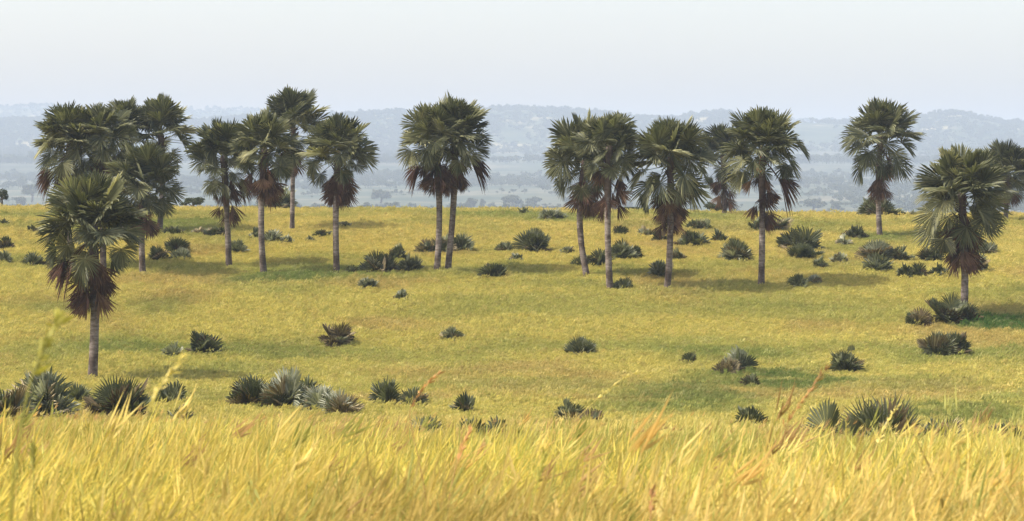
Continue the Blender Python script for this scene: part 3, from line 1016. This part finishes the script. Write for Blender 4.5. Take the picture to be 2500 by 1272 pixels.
# ------------------------------------------------------------------ bushes and lone trees on and beyond the crest
def far_tree(px, yt, yb, w, dist, label, seed, name='savanna_tree', cat='tree', floor=None, leaf='bush'):
    rng = np.random.default_rng(seed)
    r = ray(px, yb)
    x = r[0] * dist
    z = float(ground_z(x, dist)) if floor is None else floor
    s = F / dist
    H = at(px, yt, dist)[2] - z
    W = w / s
    vis = (yb - yt) / s
    root = thing(name, label, cat, (x, dist, z), 'lone trees on the plain beyond the crest' if cat == 'tree' else 'leafy bushes on the crest')
    t = MB()
    tube(t, [(0, 0, -.5), (.03 * W, 0, H * .4), (.0, .02 * W, H * .75)], [.05 * W + .05, .035 * W + .04, .03], 6, .0)
    for k in range(5):
        a = rng.random() * 6.28
        tube(t, [(.02 * W, 0, H * rng.uniform(.3, .5)), (W * .16 * math.cos(a), W * .16 * math.sin(a), H * .62), (W * .3 * math.cos(a), W * .3 * math.sin(a), H * .78)], [.025 * W, .018 * W, .006 * W], 5, .0)
    t.obj('trunk', M['bark'], root, True)
    c = MB()
    bl = []
    for k in range(13):
        a = rng.random() * 6.28
        q = rng.random()
        rr = W * .36 * q ** .6
        zz = H - vis * (.18 + .62 * rng.random() * (.4 + .6 * q))
        bl.append(((rr * math.cos(a), rr * math.sin(a), zz), (W * rng.uniform(.12, .22), W * rng.uniform(.12, .22), vis * rng.uniform(.1, .2))))
    leaf_blobs(c, rng, bl, 130, .045 * W)
    c.obj('crown', M[leaf], root)


far_tree(4, 457, 503, 46, 262, 'dark leafy tree cut by the left edge on the crest', 1, 'leafy_tree', 'tree')
far_tree(470, 481, 508, 62, 262, 'low leafy bush on the crest under the palm tilted left', 2, 'leafy_bush', 'bush')
far_tree(1538, 504, 523, 74, 268, 'hazy bush on the crest between the mottled trunk and the wide crowned palm', 3, 'leafy_bush', 'bush')
far_tree(1742, 492, 526, 66, 262, 'hazy dark bush on the crest at the foot of the small far palm', 4, 'leafy_bush', 'bush')
for k, (px, yt, yb, w, dist, lb) in enumerate([
        (78, 448, 486, 70, 1700, 'hazy round tree on the plain near the left edge'),
        (50, 478, 505, 46, 1580, 'low hazy tree on the plain close to the dark tree at the left edge'),
        (930, 458, 496, 64, 1650, 'broad hazy tree on the plain right of the palm with brown fans on both sides'),
        (1152, 480, 513, 34, 1500, 'hazy tree with visible trunk right of the close pair'),
        (1178, 482, 515, 22, 1500, 'narrow hazy tree next to the one with visible trunk'),
        (1250, 474, 508, 66, 1560, 'wide hazy tree left of the grey crest bushes'),
        (1306, 478, 508, 46, 1600, 'round hazy tree above the wide crest bush'),
        (1985, 484, 516, 64, 1520, 'bluish thicket tree right of the fruiting grove palm'),
        (2040, 490, 518, 40, 1500, 'low bluish tree left of the young palm behind the lone trunk'),
        (2255, 478, 512, 60, 1560, 'bluish tree right of the lone palm')]):
    far_tree(px, yt, yb, w, dist * 1.6, lb, 20 + k, leaf='scrub')


# ------------------------------------------------------------------ single stalks standing out of the near grass
def stalk(pts, d, w, mat, label, head=.3, seed=0, hw=2.6):
    """pts: foot to tip in photo pixels at distance d"""
    rng = np.random.default_rng(seed)
    P3 = [at(x, y, d + .12 * k) for k, (x, y) in enumerate(pts)]
    p0 = P3[0]
    gz = float(ground_z(p0[0], p0[1]))
    root = thing('grass_stalk', label, 'grass stalk', (p0[0], p0[1], gz), 'tall grass stalks standing out of the foreground')
    o = np.array([p0[0], p0[1], gz])
    foot = np.array([(P3[0][0] - P3[1][0]) * .4, 0, -.02])
    ctrl = [foot] + [np.array(p) - o for p in P3]
    ctrl = np.array(ctrl)
    tt = np.linspace(0, len(ctrl) - 1, 26)
    cur = np.stack([np.interp(tt, np.arange(len(ctrl)), ctrl[:, k]) for k in range(3)], 1)
    for _ in range(4):
        cur[1:-1] = (cur[:-2] + 2 * cur[1:-1] + cur[2:]) / 4
    nh = int(26 * (1 - head))
    st = MB()
    tube(st, cur[:nh + 1], np.linspace(w * .65, w * .42, nh + 1), 5, np.linspace(0, .6, nh + 1))
    st.obj('stem', mat, root, True)
    hd = MB()
    tube(hd, cur[nh:], np.linspace(w * .5, w * .25, 26 - nh), 5, .6)
    tang = np.gradient(cur, axis=0)
    for k in range(46):
        i = rng.integers(nh, 25)
        p = cur[i]
        tg = unit(tang[i] + rng.normal(0, .28, 3) * np.linalg.norm(tang[i]))
        a = unit(np.cross(tg, rng.normal(0, 1, 3)))
        L = rng.uniform(.025, .06) * hw / 2.6
        ww = w * hw * .42
        hd.add([p, p + tg * L * .5 + a * ww, p + tg * L, p + tg * L * .5 - a * ww], [(0, 1, 2, 3)], rng.uniform(.4, 1))
    hd.obj('seed_head', mat, root)


stalk([(18, 1262), (48, 1060), (72, 930), (108, 850), (150, 762)], 5.2, .006, M['stalk_green'], 'blurred olive stalk rising highest at the far left, very close', .35, 1)
stalk([(318, 1190), (345, 1040), (392, 940), (452, 862)], 8.0, .004, M['stalk_straw'], 'blurred pale yellow seed head slanting past the dense dark shrub', .4, 2)
stalk([(1046, 1230), (1028, 1150), (1004, 1040), (996, 1000), (1030, 950), (1078, 905)], 11.5, .004, M['stalk_rust'], 'rusty bent stalk with a reddish head in the lower middle', .33, 3)
stalk([(1092, 1235), (1105, 1170), (1128, 1090), (1150, 1050)], 10.5, .004, M['stalk_rust'], 'brown straight stalk just right of the rusty bent one', .35, 4)
stalk([(1320, 1130), (1380, 1050), (1460, 970), (1520, 925), (1562, 905)], 16, .004, M['stalk_straw'], 'long pale arching stalk leaning right across the middle', .4, 5)
stalk([(1850, 1160), (1900, 1065), (1960, 975), (2022, 895)], 10, .004, M['stalk_rust'], 'amber stalk slanting up towards the dark spiky shrub by the green patch', .45, 6)
stalk([(2100, 1200), (2132, 1110), (2160, 1040), (2196, 985)], 14, .004, M['stalk_straw'], 'yellow stalk crossing in front of the huge fan shrub', .4, 7)
stalk([(598, 1262), (604, 1225), (612, 1180)], 10.5, .0045, M['stalk_green'], 'dark green upright stem at the bottom, left of centre', .3, 8)
stalk([(1290, 1262), (1310, 1190), (1330, 1110)], 9.8, .004, M['stalk_green'], 'green stem at the bottom, right of the brown straight stalk', .3, 9)
stalk([(1588, 1268), (1590, 1240), (1593, 1198)], 9.6, .005, M['stalk_rust'], 'short dark brown head at the bottom, right of centre', .5, 10)
stalk([(2322, 1240), (2335, 1180), (2352, 1125)], 10.2, .004, M['stalk_green'], 'olive stem at the bottom right below the greyish tuft', .35, 11)
stalk([(86, 1238), (82, 1170), (80, 1090)], 9.4, .004, M['stalk_green'], 'thin dark stem at the bottom left beside the blurred olive stalk', .25, 12)

# ------------------------------------------------------------------ haze
hz = MB()
x0, x1, y0, y1, z0, z1 = -6800, 6800, -300, 12500, -60, 226
hz.add([(x0, y0, z0), (x1, y0, z0), (x1, y1, z0), (x0, y1, z0), (x0, y0, z1), (x1, y0, z1), (x1, y1, z1), (x0, y1, z1)],
       [(0, 3, 2, 1), (4, 5, 6, 7), (0, 1, 5, 4), (1, 2, 6, 5), (2, 3, 7, 6), (3, 0, 4, 7)], 0)
m, nt, out = new_mat('haze_air')
pv = nt.nodes.new('ShaderNodeVolumePrincipled')
pv.inputs['Color'].default_value = (.60, .715, .86, 1)
pv.inputs['Density'].default_value = 1.75e-4
nt.links.new(pv.outputs[0], out.inputs['Volume'])
hzo = hz.obj('haze', m)
hzo['kind'] = 'stuff'

# ------------------------------------------------------------------ light, sky, camera
EL, AZ = R_(58), R_(-105)             # sun: high on the left, a little behind the camera
sun_dir = Vector((math.sin(AZ) * math.cos(EL), math.cos(AZ) * math.cos(EL), math.sin(EL)))
L = bpy.data.lights.new('sun', 'SUN')
L.energy = 3.8
L.angle = R_(.6)
L.color = (1, .95, .87)
so = bpy.data.objects.new('sun', L)
so.rotation_euler = sun_dir.to_track_quat('Z', 'Y').to_euler()
COL.objects.link(so)

w = bpy.data.worlds.new('World')
scene.world = w
w.use_nodes = True
nt = w.node_tree
bg = nt.nodes['Background']
sky = nt.nodes.new('ShaderNodeTexSky')
sky.sky_type = 'NISHITA'
sky.sun_disc = False
sky.sun_elevation = EL
sky.sun_rotation = AZ
sky.air_density = 1.0
sky.dust_density = 3.0
sky.ozone_density = 3.0
nt.links.new(mixc(nt, sky.outputs[0], (1.36, 1.13, .97), 1., 'MULTIPLY'), bg.inputs[0])   # added tint that warms the sky light and lifts its brightness
bg.inputs[1].default_value = .15

cam = bpy.data.cameras.new('camera')
cam.sensor_width = 36
cam.lens = F / 2500 * 36
cam.clip_start = .1
cam.clip_end = 30000
cam.dof.use_dof = True
cam.dof.focus_distance = 150
cam.dof.aperture_fstop = 8
co = bpy.data.objects.new('camera', cam)
co.rotation_euler = (math.pi / 2 - PITCH, 0, 0)
COL.objects.link(co)
scene.camera = co

vs = scene.view_settings
vs.view_transform = 'Standard'
vs.look = 'None'
vs.exposure = 0.95
vs.gamma = 1
cy = scene.cycles
cy.use_denoising = True
cy.max_bounces = 8
cy.diffuse_bounces = 3
cy.transmission_bounces = 4
cy.volume_bounces = 1
cy.transparent_max_bounces = 4
